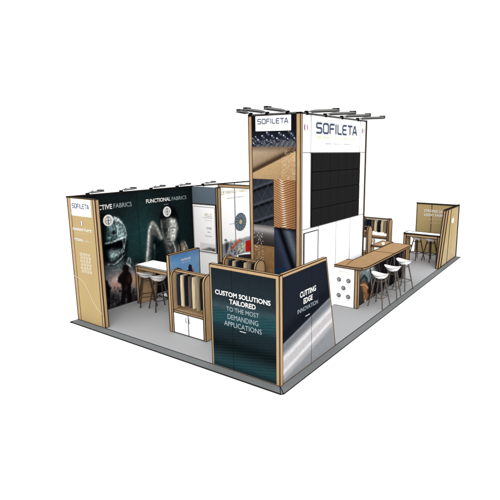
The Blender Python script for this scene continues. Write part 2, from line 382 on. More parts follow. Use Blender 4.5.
a.poly([(153.6, 238), (158, 240), (161.4, 246), (160, 266), (152.6, 266)], (12, 20, 22), .06, .95); a.line([(154.4, 262), (155, 252), (154.2, 245)], .09, (120, 126, 124), .7)
a.poly([(159.6, 216), (163, 208.6), (169, 205.6), (175, 208), (178, 216), (177.6, 226), (160, 228)], (12, 14, 15), .03)
a.poly([(160.8, 220), (164.4, 217), (170, 216.4), (175.4, 217.4), (177.2, 225), (176.8, 233), (174.4, 241), (171, 246.4), (167, 245), (163, 239), (160.8, 230)], (104, 107, 105), .03)
a.poly([(170, 217), (175, 217.6), (176.8, 225), (176.4, 233), (174, 240.6), (171.4, 242), (169.8, 236), (170, 226)], (198, 200, 196), .04)
a.poly([(161, 220), (166.4, 218.6), (167.6, 228), (167, 240), (163, 237), (161, 229)], (46, 49, 49), .06, .92)
a.ell(172.8, 221.4, 2.4, 3.2, (226, 227, 222), .8, .9); a.ell(165.8, 221.4, 1.8, 2.4, (96, 98, 96), .6, .9)
a.line([(170.6, 228.4), (173, 227.4), (175.6, 228)], .035, (44, 46, 46), .9); a.line([(162.4, 229.6), (165, 228.8), (167.4, 229.6)], .045, (22, 24, 24), .95)
a.ell(173, 230.4, 1.5, .9, (56, 58, 58), .85, .8); a.ell(165, 231.4, 1.9, 1.3, (20, 22, 22), .9, .8); a.ell(164.4, 236, 2, 3.4, (48, 50, 50), .8, .9)
a.line([(168.6, 228), (168.2, 234), (168, 237.6)], .05, (172, 174, 170), .9); a.line([(167.4, 238.6), (168.8, 239.4), (170.4, 238.4)], .03, (34, 35, 35), .9)
a.line([(167, 242.2), (169.4, 241.6), (172, 241.8)], .035, (46, 40, 40), .9); a.ell(169.6, 243.4, 1.7, .8, (142, 138, 134), .8, .8); a.ell(170, 246, 1.6, 1.2, (150, 150, 146), .7, .9)
a.line([(160.8, 220), (161.8, 228), (163.8, 236)], .05, (132, 135, 132), .6)
a.poly([(171.6, 231.6), (176.2, 229), (175.4, 236), (172.6, 241), (170.6, 239)], (222, 222, 216), .06, .8); a.line([(176.8, 222), (177, 230), (175, 240)], .05, (96, 98, 96), .8)
a.poly([(161, 216), (166, 214.4), (172, 214), (177, 216), (176.6, 219), (169, 217.6), (162, 220.6)], (16, 18, 19), .04, .95)
a.ell(177.6, 227.6, .9, 3.2, (140, 142, 140), .9, .5)
a.poly([(164, 241), (168, 247), (172.4, 246.6), (175.4, 241), (177, 248), (175, 264), (168.6, 264), (166, 251)], (70, 73, 73), .04)
a.line([(173.2, 243), (175.4, 249), (175.8, 262)], .07, (190, 190, 184), .95); a.line([(167.4, 246), (170.2, 252), (170.4, 262)], .05, (134, 136, 134), .8); a.line([(164, 242), (166.4, 248), (167, 258)], .07, (70, 74, 73), .8)
a.poly([(178, 245), (183.6, 240.4), (187, 247), (188.8, 258), (183, 266), (178.6, 257), (177, 250)], (120, 110, 101), .05, .95)
a.ell(184, 249, 2.6, 6, (186, 172, 158), .8, .9); a.line([(177.4, 238), (180, 246), (181.4, 258)], .06, (14, 16, 17), .95); a.line([(184.8, 241.6), (187.8, 249), (189.2, 260)], .035, (214, 210, 202), .9)
a.poly([(154.6, 248), (163, 243), (166.6, 252), (167, 266), (153, 266)], (18, 28, 30), .06, .9)
fig = np.clip(np.abs(a.c - before).sum(2) / 40, 0, 1)[..., None]
a.c = np.clip(a.c * (1 + .22 * (vnoise(a.X.shape, (4, 4), 41)[..., None] * 2 - 1) * fig), 0, 255)
a.c = .5 * a.c + .5 * np.stack([blur(a.c[..., k_], 1) for k_ in range(3)], -1); a.c = np.clip((a.c - 20) * 1.12 + 18, 0, 255)
a.grain(.08, 3, (2, 2)); a.grain(.07, 5, (6, 6))
a.build('printed_graphic', bw)
s = MB(); seamline(s, B, (1.955, 0), (1.955, 3), .012, 'black', .008); s.build('panel_seam', bw)
text_px(bw, B, 'PROTECTIVE', (80, 212.6), (112, 208.4), (112, 203.4), 'tw', .03)
text_px(bw, B, 'FABRICS', (113.5, 208.3), (131.6, 206), (113.5, 203.0), 'tg', 0)
text_px(bw, B, 'FUNCTIONAL', (146, 203.2), (170.4, 200.6), (146, 198.8), 'tw', .03)
text_px(bw, B, 'FABRICS', (171.6, 200.4), (186.2, 199), (171.6, 196.2), 'tg', 0)
text_px(bw, B, 'SPORT', (163.5, 205), (168.5, 204.5), (163.5, 204.0), 'tg', 0)
for (x, y, r) in ((108, 220.4, .148), (166.8, 211.6, .15)):
    e_ = MB(); u, v = B.uv(x, y); disc(e_, B, u, v, r, 'tw', .01)
    e_.tube([B.pt(u + .085 * math.cos(t * .4), v + .095 * math.sin(t * .4), .012) for t in range(17)], .006, 'td', 5)
    e_.bar(B.pt(u, v - .10, .012), B.pt(u, v + .10, .012), .016, 'td'); e_.bar(B.pt(u - .06, v, .012), B.pt(u + .06, v, .012), .012, 'td')
    e_.build('emblem', bw)
# white stretch of the back wall beyond the partition
a = Art(B, 4.05, 7.35, 0.0, 1.45, 0.014, (254, 254, 254))
a.poly([(217, 247), (225, 243.5), (249.4, 236.6), (252, 236), (252, 253), (240, 254.5), (217, 262)], (168, 170, 172), .03)
for i in range(110):
    x, y = random.uniform(224, 245), random.uniform(240, 254); a.ell(x, y, random.uniform(.3, 1.2), random.uniform(.3, 1.6), random.choice([(90, 92, 96), (230, 232, 236), (60, 62, 66), (190, 194, 198)]), .7)
a.poly([(225, 243.6), (229, 242.6), (228, 250), (225, 253)], (60, 62, 66), .04); a.poly([(217, 247.4), (225, 244), (225, 252), (217, 256)], (150, 158, 166), .02)
a.line([(233, 247), (236, 243.4), (239.5, 240.4)], .14, (226, 110, 70)); a.line([(231, 249), (234, 247)], .1, (190, 90, 70))
for i in range(30): a.ell(random.uniform(238, 245), random.uniform(243, 252), .8, 1.2, random.choice([(250, 250, 252), (236, 226, 150), (150, 190, 150), (210, 214, 220)]), .8)
a.poly([(245.4, 241), (251, 239.4), (251, 251.2), (245.6, 252)], (214, 40, 34), .01); a.line([(248, 240.4), (248.1, 251.4)], .03, (150, 24, 22), .7)
a.poly([(217, 262), (240, 254.4), (245, 252.6), (252, 252), (252, 290), (217, 290)], (254, 254, 254), .02)
a.build('machine_print', bw)
s = MB(); seamline(s, B, (5.98, 0), (5.98, 3), .035, 'seam'); s.build('panel_seam', bw)
text_px(bw, B, 'ECOLOGICALLY', (200, 198), (224.6, 194.2), (219, 191.6), 'tgold', .02)
text_px(bw, B, 'FRIENDLY FABRICS', (226.2, 193.8), (247.5, 191.2), (226.2, 190.6), 'tgold', .0)
text_px(bw, B, 'WITHOUT COMPROMISE', (227, 198.8), (243.5, 196.8), (227, 197.8), 'td', .0)
text_px(bw, B, 'RECYCLED', (229.5, 224.6), (234.2, 223.8), (229.5, 223.6), 'td', .0)

e_ = MB(); u, v = B.uv(240.4, 221.8); disc(e_, B, u, v, .32, 'slate', .01); disc(e_, B, u, v, .13, 'seam', .013); disc(e_, B, u, v, .075, 'tgold', .016)
for t in range(14):
    q = t * .45; e_.bar(B.pt(u + .18 * math.cos(q), v + .18 * math.sin(q), .013), B.pt(u + .27 * math.cos(q + .15), v + .27 * math.sin(q + .15), .013), .02, 'tg')
e_.build('emblem', bw)
# header beam
hb = MB(); hb.box((5.17, 2.75, 2.9), (5.27, 5.99, 2.99), 'wood'); tag(hb.build('header_beam'), 'thin wooden beam running from the back wall to the tower', 'beam')

# ================================================================ left end wall (tan, with the company sign)
P0 = Plane((0, 6.0, 0), (0, -1, 0), (-1, 0, 0))
lw = thing('end_wall', 'tan three metre end wall with white logo sign and wooden edges', 'wall', (0, 5.5, 0))
m = MB(); m.box((0.0, 4.93, 0), (.09, 5.995, 2.995), 'wood'); m.build('frame', lw)
m = MB(); slab(m, P0, .13, .98, 0.02, 2.97, .01, 'tan', 0, .004)
for u in (.13, .98): seamline(m, P0, (u, 0.02), (u, 2.99), .016, 'edge', .006)
m.build('panel', lw)
a_ = P0.uv(70.6, 198); b_ = P0.uv(91, 214)
m = MB(); slab(m, P0, .15, .9, 2.585, 2.975, .01, 'white', 0, .012); m.build('sign_board', lw)
logo(lw, P0, .2, .84, 2.765, .095, n=.014, th=.26); text(lw, P0, 'PERFORMANCE TEXTILE INNOVATION', .2, .84, 2.665, .03, 'ty', n=.014)
f_ = MB(); flag(f_, P0, .5, 2.42, .05); f_.build('flag_emblem', lw)
text_px(lw, P0, 'INHERENT FLAME', (73.4, 229.6), (91.8, 232.6), (73.4, 226.8), 'tw', .03); text_px(lw, P0, 'RETARDANT', (77, 233.2), (89, 235.4), (77, 231.8), 'tc')
text_px(lw, P0, 'MODAL', (75, 239.8), (83.6, 241.6), (75, 237.2), 'tw', .03); text_px(lw, P0, 'FABRICS', (84.2, 241.8), (92.6, 243.2), (84.2, 239.8), 'tc')
ic = MB()
for r in range(6):
    for c in range(4):
        u = .37 + c * .105 + (.0 if r % 2 else .02); v = 1.28 + r * .082
        ic.tube([P0.pt(u + .04 * math.cos(t * math.pi / 3), v + .036 * math.sin(t * math.pi / 3), .008) for t in range(7)], .014, 'tc', 4)
        ic.bar(P0.pt(u - .03, v, .008), P0.pt(u + .03, v, .008), .014, 'tc')
ic.build('knit_pattern', lw)
cv = MB(); pts = [P0.uv(*p) for p in ((74.6, 275.5), (79, 277.5), (84, 282), (88.5, 290), (93, 301), (98, 309), (102.4, 314))]
cv.tube([P0.pt(u, v, .008) for u, v in pts], .007, 'tc', 5); cv.build('curved_line', lw)

# ================================================================ partition beside the athlete print
P1 = Plane((3.99, 6.0, 0), (0, -1, 0), (-1, 0, 0))
pw = thing('partition_wall', 'grey and white partition wall standing at right angles after the athlete print', 'wall', (4.02, 5.5, 0))
m = MB(); m.box((3.99, 4.96, 0), (4.07, 5.99, 2.995), 'white', e=0); m.build('panel', pw)
m = MB(); slab(m, P1, 0.01, 1.0, 2.49, 2.99, .01, 'slate', .012, .008); m.build('upper_board', pw)
m = MB(); m.box((3.97, 4.94, 0), (4.09, 5.0, 2.997), 'wood'); m.build('corner_post', pw)
m = MB(); slab(m, P1, .03, .96, 1.03, 2.47, .02, 'white', .014, .03)
for q in ((.06, .93, 1.08, 2.40),):
    for a1, b1 in (((q[0], q[2]), (q[1], q[2])), ((q[0], q[3]), (q[1], q[3])), ((q[0], q[2]), (q[0], q[3])), ((q[1], q[2]), (q[1], q[3]))): seamline(m, P1, a1, b1, .014, 'td', .034)
fb = m.build('framed_board', pw)
text_px(pw, P1, 'HELLO', (205.4, 216.2), (213, 217), (205.4, 212.4), 'tgold', .0, n=.036); text_px(pw, P1, 'TEXTILE EXPERTS', (203.6, 217.6), (213.6, 218.8), (203.6, 216.8), 'td', n=.036)
text_px(pw, P1, 'FOR EVERY USE', (205.8, 220.4), (212.6, 221), (205.8, 219.8), 'td', n=.036); text_px(pw, P1, '1970', (207.2, 229), (212.4, 229.6), (207.2, 226.6), 'td', n=.036)
text_px(pw, P1, 'FRANCE', (208.4, 232.4), (211.4, 232.7), (208.4, 231.2), 'td', n=.036); text_px(pw, P1, 'WEAVING KNITTING', (206, 236), (212.8, 236.8), (206, 235), 'td', n=.036)

a = Art(P1, .3, .92, 1.085, 1.3, .01, (240, 240, 240)); a.poly([(198, 252), (204, 249.6), (210, 247.5), (216, 249), (217, 257), (198, 257)], (90, 92, 92), .02)
for i in range(40): a.ell(random.uniform(203, 216), random.uniform(248, 254), .5, .6, random.choice([(40, 42, 42), (160, 160, 160), (230, 230, 230)]), .8)
a.build('small_print', pw, .036)

# ================================================================ tower
TX, TY, TW, TD, TH = 2.67, 1.27, 3.50, 1.443, 4.875
tw_ = thing('tower', 'tall white tower with fabric photo side and large logo on its front', 'tower', (4.4, 2.0, 0))
m = MB(); m.box((TX + .01, TY + .01, 0), (TX + TW - .01, TY + TD - .01, TH - .01), 'white', e=0); m.build('wall', tw_)
m = MB(); m.box((TX, TY, 0), (TX + .07, TY + .11, TH), 'wood'); m.build('corner_post', tw_)
m = MB(); m.box((TX, TY + TD - .1, 0), (TX + .07, TY + TD, TH), 'wood'); m.build('corner_post', tw_)
m = MB(); m.box((TX + TW - .05, TY - .0, 0), (TX + TW, TY + .06, TH), 'wood'); m.build('corner_post', tw_)
m = MB(); m.box((TX, TY, TH - .02), (TX + TW, TY + TD, TH + .004), 'white'); m.build('top_rim', tw_)
L = Plane((TX, TY + TD, 0), (0, -1, 0), (-1, 0, 0))
a = Art(L, .1, TD - .11, 0.0, TH - .02, 0.01, (20, 21, 25))
u, v = a.X, a.Y; um = .1 + (TD - .21) * .5
def sel(c): return c.astype(float)
# knitted mesh under glass beads
sp = sel((v > 4.12) & (v < 4.52)); st = np.clip(np.sin((u * .9 + v) * 150) * 1.5, 0, 1) * (.6 + .4 * np.sin((u * .8 - v * .6) * 60))
a.mix(sp * (v < 4.34), (62, 64, 70)); a.mix(sp * st * (v < 4.34), (160, 162, 166), .9)
a.mix(sp * (v > 4.3), (30, 32, 40), .7)
for (cu_, cv_, r) in [(.16,4.20,.07),(.30,4.27,.085),(.22,4.35,.06),(.42,4.36,.08),(.55,4.27,.07),(.56,4.43,.085),(.70,4.36,.075),(.68,4.22,.05),(.84,4.30,.08),(.90,4.42,.075),(1.02,4.36,.08),(1.12,4.30,.05),(1.22,4.40,.08),(1.30,4.31,.06),(.13,4.32,.05),(.40,4.21,.045),(1.15,4.46,.06)]:
    a.ell(cu_, cv_, r, r, (30, 34, 46), 1, .2, px=False); a.ell(cu_ + r * .15, cv_ - r * .35, r * .6, r * .35, (70, 84, 120), .8, .9, px=False); a.ell(cu_ - r * .1, cv_ + r * .25, r * .6, r * .5, (104, 114, 140), .8, .9, px=False); a.ell(cu_ - r * .3, cv_ + r * .4, r * .28, r * .28, (255, 255, 255), 1, .7, px=False); a.ell(cu_ + r * .4, cv_ - r * .1, r * .16, r * .2, (220, 226, 240), 1, .8, px=False)
# gold satin
sat = sel((v > 3.40) & (v <= 4.14)); cr = 3.55 + (u - .1) * .42
a.mix(sat, (150, 126, 100)); a.mix(sat * np.clip((v - cr) / .55, 0, 1), (196, 176, 150), .8); a.mix(sat * np.exp(-((v - cr - .03) / .07) ** 2), (66, 48, 34), .95)
a.mix(sat * sel(v < cr - .02), (196, 164, 122), .95); a.mix(sat * sel(v < cr - .02) * np.clip((cr - v) / .5, 0, 1), (170, 136, 96), .7)
a.mix(sat * sel(u > .95) * (vnoise(u.shape, (2, 2), 9) > .62), (222, 200, 165), .5); a.mix(sat * sel(v > 4.02) * np.clip((v - 4.02) / .1, 0, 1), (86, 70, 58), .6)
# dark denim folds
de = sel((v > 2.30) & (v <= 3.40) & (u < um)); a.mix(de, (50, 55, 62))
for k_ in range(4):
    c = 2.3 + k_ * .40 + (u - .1) * .34; a.mix(de * np.exp(-((v - c) / .035) ** 2), (10, 11, 13)); a.mix(de * np.clip((v - c) / .4, 0, 1) * sel(v - c < .4), (34, 38, 45), .6); a.mix(de * np.exp(-((v - c - .06) / .03) ** 2), (92, 102, 116), .5)
a.mix(de * (np.abs(np.sin((u * 1.3 + v) * 12)) < .05), (110, 114, 118), .5); a.mix(de * (np.abs(np.sin((u - v * .6) * 9)) < .05), (110, 114, 118), .4)
# copper pleats
co = sel((v > 2.28) & (v <= 3.40) & (u >= um)); ph = (v - .42 * np.abs(u - um - .24) + .10 * np.clip(u - um - .24, 0, 1)) * 118
a.mix(co, (156, 106, 68)); a.mix(co * (np.sin(ph) * .5 + .5), (206, 162, 116), .8); a.mix(co * np.exp(-((u - 1.3) / .16) ** 2), (120, 78, 48), .45); a.mix(co * np.clip(-np.sin(ph) - .35, 0, 1), (86, 48, 26), 1.2)
hl = np.exp(-((u - (um + .26 + (2.9 - v) * .08)) / .06) ** 2); a.mix(co * hl * (np.sin(ph) > 0), (255, 240, 220), .85)
# navy satin
na = sel((v <= 2.28) & (u >= um)); d_ = (u - um) * 1.0 + (v - 2.28) * .42
a.mix(na, (38, 44, 58)); a.mix(na * np.exp(-((d_ - .02) / .12) ** 2), (58, 68, 92), .8); a.mix(na * np.exp(-((d_ - .16) / .07) ** 2), (8, 9, 12), 1.0)
a.mix(na * np.exp(-((d_ - .36) / .11) ** 2), (108, 120, 130), .8); a.mix(na * sel(v > 2.2) * np.clip((v - 2.2) / .08, 0, 1), (14, 14, 18), .9)
a.mix(na * sel(v < 1.3), (20, 52, 86), .6)
# silver satin + sparkling taupe
si = sel((v > 1.80) & (v <= 2.30) & (u < um)); a.mix(si, (84, 80, 78)); a.mix(si * np.exp(-((v - 2.2 + u * .02) / .09) ** 2), (182, 180, 180), .9); a.mix(si * np.clip((2.05 - v) / .25, 0, 1), (40, 36, 36), .9)
ta = sel((v <= 1.80) & (u < um)); a.mix(ta, (150, 116, 78)); a.mix(ta * vnoise(u.shape, (10, 10), 4), (128, 96, 62), .6)
for i in range(70): a.ell(random.uniform(.12, .4), random.uniform(1.2, 2.15), .012, .015, (236, 230, 222), .9, .5, px=False)
a.grain(.05, 8, (2, 2)); a.build('fabric_photo_print', tw_, .006, matk='artg')
m = MB(); slab(m, L, .22, 1.22, 4.49, 4.84, .015, 'white', .01, .025); m.build('sign_board', tw_)
logo(tw_, L, .29, 1.13, 4.66, .10, n=.028, th=.26); text(tw_, L, 'PERFORMANCE TEXTILE INNOVATION', .29, 1.12, 4.60, .03, 'ty', n=.028); text(tw_, L, 'MADE IN FRANCE', .5, .95, 4.54, .014, 'td', n=.028)
F = Plane((TX, TY, 0), (1, 0, 0), (0, -1, 0))
s = MB(); W_ = .022
for aa, bb in (((.45, 2.27), (.45, TH)), ((3.07, 2.27), (3.07, TH)), ((.1, 4.01), (3.47, 4.01)), ((.1, 2.26), (3.47, 2.26)),
               ((.84, 0), (.84, 2.26)), ((1.75, 0), (1.75, 2.26)), ((2.57, 0), (2.57, 2.26))): seamline(s, F, aa, bb, W_ * .8, 'seam', .004)
s.build('panel_seam', tw_)
dr = MB(); dr.prism([F.pt(.15, .0, .004), F.pt(.78, 0, .004), F.pt(.78, 2.17, .004), F.pt(.15, 2.17, .004)], F.N * .012, 'white', .014); d1 = dr.build('door', tw_)
h_ = MB(); h_.tube([F.pt(.7, 1.0, .02), F.pt(.7, 1.0, .06), F.pt(.6, 1.0, .06)], .01, 'metal'); h_.build('handle', d1)
logo(tw_, F, .70, 2.84, 4.465, .215, n=.006, th=.26); text(tw_, F, 'PERFORMANCE TEXTILE INNOVATION', .72, 2.82, 4.32, .075, 'ty', n=.006)
text(tw_, F, 'MADE IN', 1.52, 2.02, 4.195, .04, 'td', n=.006); lt = MB(); rect(lt, F, 1.12, 1.44, 4.21, 4.222, 'td'); lt.build('thin_rule', tw_); lt = MB(); rect(lt, F, 2.1, 2.5, 4.21, 4.222, 'td'); lt.build('thin_rule', tw_)
f_ = MB(); u, v = F.uv(305.7, 127.2); flag(f_, F, u, v, .085); f_.build('flag_emblem', tw_); f_ = MB(); u, v = F.uv(363, 131); flag(f_, F, u, v, .085); f_.build('flag_emblem', tw_)
# video wall
vw = thing('video_wall', 'large black wall of twenty four screens under the logo on the tower front', 'video wall', (4.43, 1.25, 2.27))
m = MB(); slab(m, F, .46, 3.06, 2.275, 4.0, .02, 'gap', 0, .022); m.build('mounting_frame', vw)
for r in range(4):
    for c in range(6):
        cw, ch = 2.6 / 6, 1.725 / 4; u0 = .46 + c * cw + .008; v0 = 2.275 + r * ch + .008
        m = MB(); slab(m, F, u0, u0 + cw - .016, v0, v0 + ch - .016, .012, 'screen', 0, .034); m.build('screen', vw)

# ================================================================ front corner walls
C1 = Plane((0, 1.577, 0), (0, -1, 0), (-1, 0, 0))
H1 = 2.0
cw_ = thing('low_wall', 'low dark teal wall with wooden frame reading custom solutions tailored', 'wall', (0, .8, 0))
m = MB(); m.box((0, 0.0, 0), (.07, 1.577, H1), 'wood'); m.build('frame', cw_)
a = Art(C1, .035, 1.505, .015, H1 - .06, .008, (30, 40, 45)); u, v = a.X, a.Y
a.mix(np.clip((v - 1.15) / .3, 0, 1), (36, 46, 52), .9); a.mix(np.exp(-((v - 1.22) / .12) ** 2), (70, 84, 92), .7); a.mix(np.exp(-((v - 1.0 - u * .05) / .17) ** 2), (34, 76, 84), .9)
a.mix(np.exp(-((v - .46) / .14) ** 2), (8, 12, 14), 1.0); a.mix(np.exp(-((v - .12 - u * .04) / .14) ** 2), (32, 66, 72), .8); a.mix(np.clip((v - 1.6) / .35, 0, 1), (24, 32, 36), .6)
kn = (np.sin((u + v * .62) * 190) * .5 + .5) * (np.sin((u * .2 - v) * 110) * .25 + .75); kw = (v < 1.2) * np.exp(-(((v - .9) % .8 - .1) / .35) ** 2) + .25 * (v < 1.2)
a.mix(kn * np.clip(kw, 0, 1), (84, 126, 130), .34); a.mix((1 - kn) * (v < 1.2), (8, 22, 26), .3)
a.grain(.06, 2, (3, 3)); a.build('printed_graphic', cw_, matk='artg')
s = MB(); seamline(s, C1, (.53, 0), (.53, H1 - .05), .008, 'black', .006); s.build('panel_seam', cw_)
for st_, A_, B_, T_, k_, b_ in (('CUSTOM SOLUTIONS', (215.4, 293.4), (270.8, 305.8), (215.4, 288.4), 'tw', .035), ('TAILORED', (229.6, 303.4), (256, 309.8), (229.6, 298.2), 'tw', .035),
                                ('TO THE MOST', (226.8, 310.6), (259.2, 318), (226.8, 305.6), 'tg', 0), ('DEMANDING', (228, 318.8), (258.6, 326), (228, 313.2), 'tg', 0),
                                ('APPLICATIONS', (224.6, 325.2), (262, 334.2), (224.6, 319.8), 'tg', 0)):
    text_px(cw_, C1, st_, A_, B_, T_, k_, b_)
s = MB(); u, v = C1.uv(243, 332); rect(s, C1, u - .07, u + .07, v - .006, v + .006, 'tw'); s.build('underline', cw_)

D1 = Plane((0, 0, 0), (1, 0, 0), (0, -1, 0))
ce = thing('low_wall', 'low raked wall with wooden frame reading cutting edge innovation over satin', 'wall', (1, 0, 0))
m = MB(); m.prism([(0.075, 0, 0), (2.06, 0, 0), (1.62, 0, H1), (0.075, 0, H1)], (0, .07, 0), 'wood'); m.build('frame', ce)
p_ = MB(); p_.box((-.012, -.014, 0), (.068, .0, H1), 'wood', .008); p_.build('corner_strip', ce)
a = Art(D1, .085, 2.03, .015, H1 - .05, .009, (31, 36, 46)); u, v = a.X, a.Y
bd = .72 + (u - 0) * .40; bd = np.interp(u, [0, 2], [D1.uv(282, 344)[1], D1.uv(331, 295)[1] + .12])
b0 = D1.uv(282.5, 344); b1 = D1.uv(330, 296.5); sl = (b1[1] - b0[1]) / (b1[0] - b0[0]); q = v - (b0[1] + (u - b0[0]) * sl)
low = np.clip(-q / .02, 0, 1)
a.mix(np.clip(q / 1.2, 0, 1), (30, 35, 45), .6); a.mix(np.exp(-((q - .12) / .16) ** 2), (20, 24, 31), .85); a.mix(np.clip((u - 1.2) / .8, 0, 1) * (q > 0), (26, 31, 38), .6)
a.mix(low, (140, 143, 147)); a.mix(low * np.exp(-((q + .30) / .085) ** 2), (236, 234, 234), .85); a.mix(low * np.exp(-((q + .42) / .08) ** 2), (198, 194, 196), .9)
a.mix(low * np.exp(-((q + .55) / .07) ** 2), (246, 244, 244), .8); a.mix(low * np.exp(-((q + .66) / .06) ** 2), (184, 180, 182), .7)
a.mix(low * np.exp(-((q + .10) / .09) ** 2), (104, 108, 114), .7); a.mix(low * np.clip((-q - .75) / .3, 0, 1), (148, 152, 158), .8)
a.mix(low * (vnoise(u.shape, (5, 5), 12) > .6) * np.exp(-((q + .42) / .1) ** 2), (176, 170, 172), .35); a.grain(.04, 6, (2, 2))
edge = lambda vv: 2.03 - (2.03 - 1.59) * vv / H1
a.build('printed_graphic', ce, edge=edge, matk='artg')
s = MB(); seamline(s, D1, (1.06, 0), (1.06, H1 - .04), .01, 'black', .006); s.build('panel_seam', ce)
for st_, A_, B_, T_, k_, b_ in (('CUTTING', (299.6, 298), (315.6, 290.2), (299.6, 291.8), 'tw', .04), ('EDGE', (303.2, 303.8), (312.2, 299.4), (303.2, 297.8), 'tw', .04), ('INNOVATION', (297.2, 313.8), (317.6, 303.8), (297.2, 308.8), 'tg', 0)):
    text_px(ce, D1, st_, A_, B_, T_, k_, b_)
s = MB(); u, v = D1.uv(307.4, 315); rect(s, D1, u - .08, u + .08, v - .006, v + .006, 'tw'); s.build('underline', ce)

# ================================================================ far corner walls
E1 = Plane((12.1, 1.63, 0), (0, -1, 0), (-1, 0, 0))
ew_ = thing('low_wall', 'far tan wall reading strong ultra light fabrics behind the white topped table', 'wall', (12.1, .8, 0))
m = MB(); m.box((12.1, 0, 0), (12.17, 1.63, 2.0), 'tan'); m.bar((12.1, 0, 2.0), (12.1, 1.63, 2.0), .05); m.build('panel', ew_)
s = MB(); seamline(s, E1, (.60, 0), (.60, 2), .025, 'edge', .006); s.build('panel_seam', ew_)
for st_, A_, B_, T_, k_, b_ in (('STRONG ULTRA', (424, 211.6), (450, 213.6), (424, 208.8), 'tw', .03), ('LIGHT FABRICS', (424, 215.4), (449, 217.8), (424, 212.6), 'tw', .03),
                                ('FOR ACTIVE', (429, 219.8), (444, 221.2), (429, 218.2), 'tc', 0), ('OUTDOOR USE', (430, 223.4), (444, 224.8), (430, 221.8), 'tc', 0)):
    text_px(ew_, E1, st_, A_, B_, T_, k_, b_)
S1 = Plane((0, 0, 0), (1, 0, 0), (0, -1, 0))
sw = thing('low_wall', 'far raked tan side wall at the right end of the platform', 'wall', (11, 0, 0))
m = MB(); m.prism([(9.7, 0, 0), (12.09, 0, 0), (12.09, 0, 2.0), (10.3, 0, 2.0)], (0, .08, 0), 'wood', .03); m.bar((10.3, 0, 2.02), (12.1, 0, 2.02), .05); m.build('frame', sw)
a = Art(S1, 10.3, 12.03, .03, 1.95, .02, (186, 164, 118)); a.mix(np.clip((a.X - 10.4) / 1.5, 0, 1), (190, 172, 132), .8); a.mix(np.clip((1.1 - a.Y) / 1, 0, 1), (200, 184, 152), .7)
a.mix(np.exp(-((a.X - 11.35 + a.Y * .1) / .09) ** 2), (176, 150, 104), .5); a.grain(.06, 3, (8, 2))
o = a.build('printed_graphic', sw, .006)
me = o.data    # rake the sheet's free side like the wall's
for v_ in me.vertices:
    z = v_.co.z; x = v_.co.x + 11; f_ = (x - 10.3) / 1.73; x0 = 9.7 + .6 * z / 2.0 + .28; v_.co.x = x0 + (12.03 - x0) * f_ - 11
s = MB(); s.bar((9.98, -.01, .02), (10.56, -.01, 1.96), .03); s.bar((10.75, -.01, .02), (10.95, -.01, 1.96), .02); s.build('panel_seam', sw)
e_ = MB(); u, v = S1.uv(452.5, 220.5); disc(e_, S1, u, v, .1, 'tw', .012, ru=.16); e_.build('emblem', sw)

# ================================================================ counter
ct = thing('bar_counter', 'long wooden topped counter with white end panel of five round icons', 'counter', (6, .9, 0))
def top_board(mb, pts, z, th, k='woodh', e=None): mb.prism([(x, y, z - th) for x, y in pts], (0, 0, th), k, e)
m = MB(); top_board(m, [(4.38, 1.38), (4.36, .62), (4.42, .5), (4.52, .44), (4.7, .42), (8.0, .42), (8.0, 1.08), (5.1, 1.08), (5.1, 1.42)], 1.11, .05)
m.bar((6.5, .42, 1.11), (6.5, 1.08, 1.11), .014); m.bar((5.1, 1.08, 1.111), (4.5, .98, 1.111), .01); m.build('countertop', ct)
m = MB(); m.box((4.4, .69, 0), (4.48, 1.36, 1.055), 'white', .014); ep = m.build('end_panel', ct)
K = Plane((4.4, 1.36, 0), (0, -1, 0), (-1, 0, 0))
text(ep, K, 'SERVICES', .2, .48, .93, .028, 'tgold', .01, n=.01); text(ep, K, 'TO DESIGN YOUR FABRICS', .06, .62, .875, .018, 'tgold', n=.01)
for (x, y, s_) in ((339.1, 279.3, 'DESIGN'), (348.6, 281.0, 'WEAVING'), (343.5, 288), (338.6, 295.0), (348.2, 296.9)) if False else ((339.1, 279.3, 'DESIGN'), (348.6, 281.0, 'WEAVING'), (343.5, 288, 'KNITTING'), (338.8, 295.0, 'DYEING'), (348.2, 296.9, 'FINISHING')):
    e_ = MB(); u, v = K.uv(x, y); disc(e_, K, u, v, .062, 'td', .008); e_.tube([K.pt(u + .028 * math.cos(t), v + .028 * math.sin(t), .012) for t in np.linspace(0, 5, 10)], .006, 'tw', 4)
    text(ep, K, s_, u - .075, u + .075, v - .105, .016, 'td', join=e_, n=.008); e_.build('icon', ep)
m = MB(); m.box((4.4, .60, 0), (4.5, .685, 1.055), 'wood'); m.build('post', ct)
m = MB(); m.box((4.5, .66, 0), (7.92, .70, 1.055), 'black', 0); m.build('front_panel', ct)
K2 = Plane((0, .66, 0), (1, 0, 0), (0, -1, 0))
a = Art(K2, 4.5, 7.92, 0.0, 1.05, .013, (20, 19, 22)); u, v = a.X, a.Y
a.mix(np.clip((5.55 - u) / .9, 0, 1), (58, 62, 66), .8)
a.poly([(358, 267), (373, 265), (378, 272), (371, 281), (358, 281)], (112, 122, 124), .08); a.poly([(362, 266.5), (373, 265.4), (374, 270), (367, 271.6)], (224, 228, 228), .06)
a.line([(358, 276), (362, 271.6), (367, 274), (369, 281)], .12, (160, 172, 172), .9); a.line([(360, 281), (364, 276), (367, 279), (366, 284)], .10, (34, 42, 46), .95); a.line([(370, 270), (372, 276), (370, 283)], .12, (26, 32, 36), .9)
a.poly([(357, 283), (362, 283), (364, 291), (361.4, 303), (357, 309)], (58, 56, 58), .04); a.poly([(361, 282.6), (366, 283), (368.6, 288), (366.6, 291), (369, 296), (366, 301), (363.4, 301), (363.6, 293)], (172, 118, 74), .05)
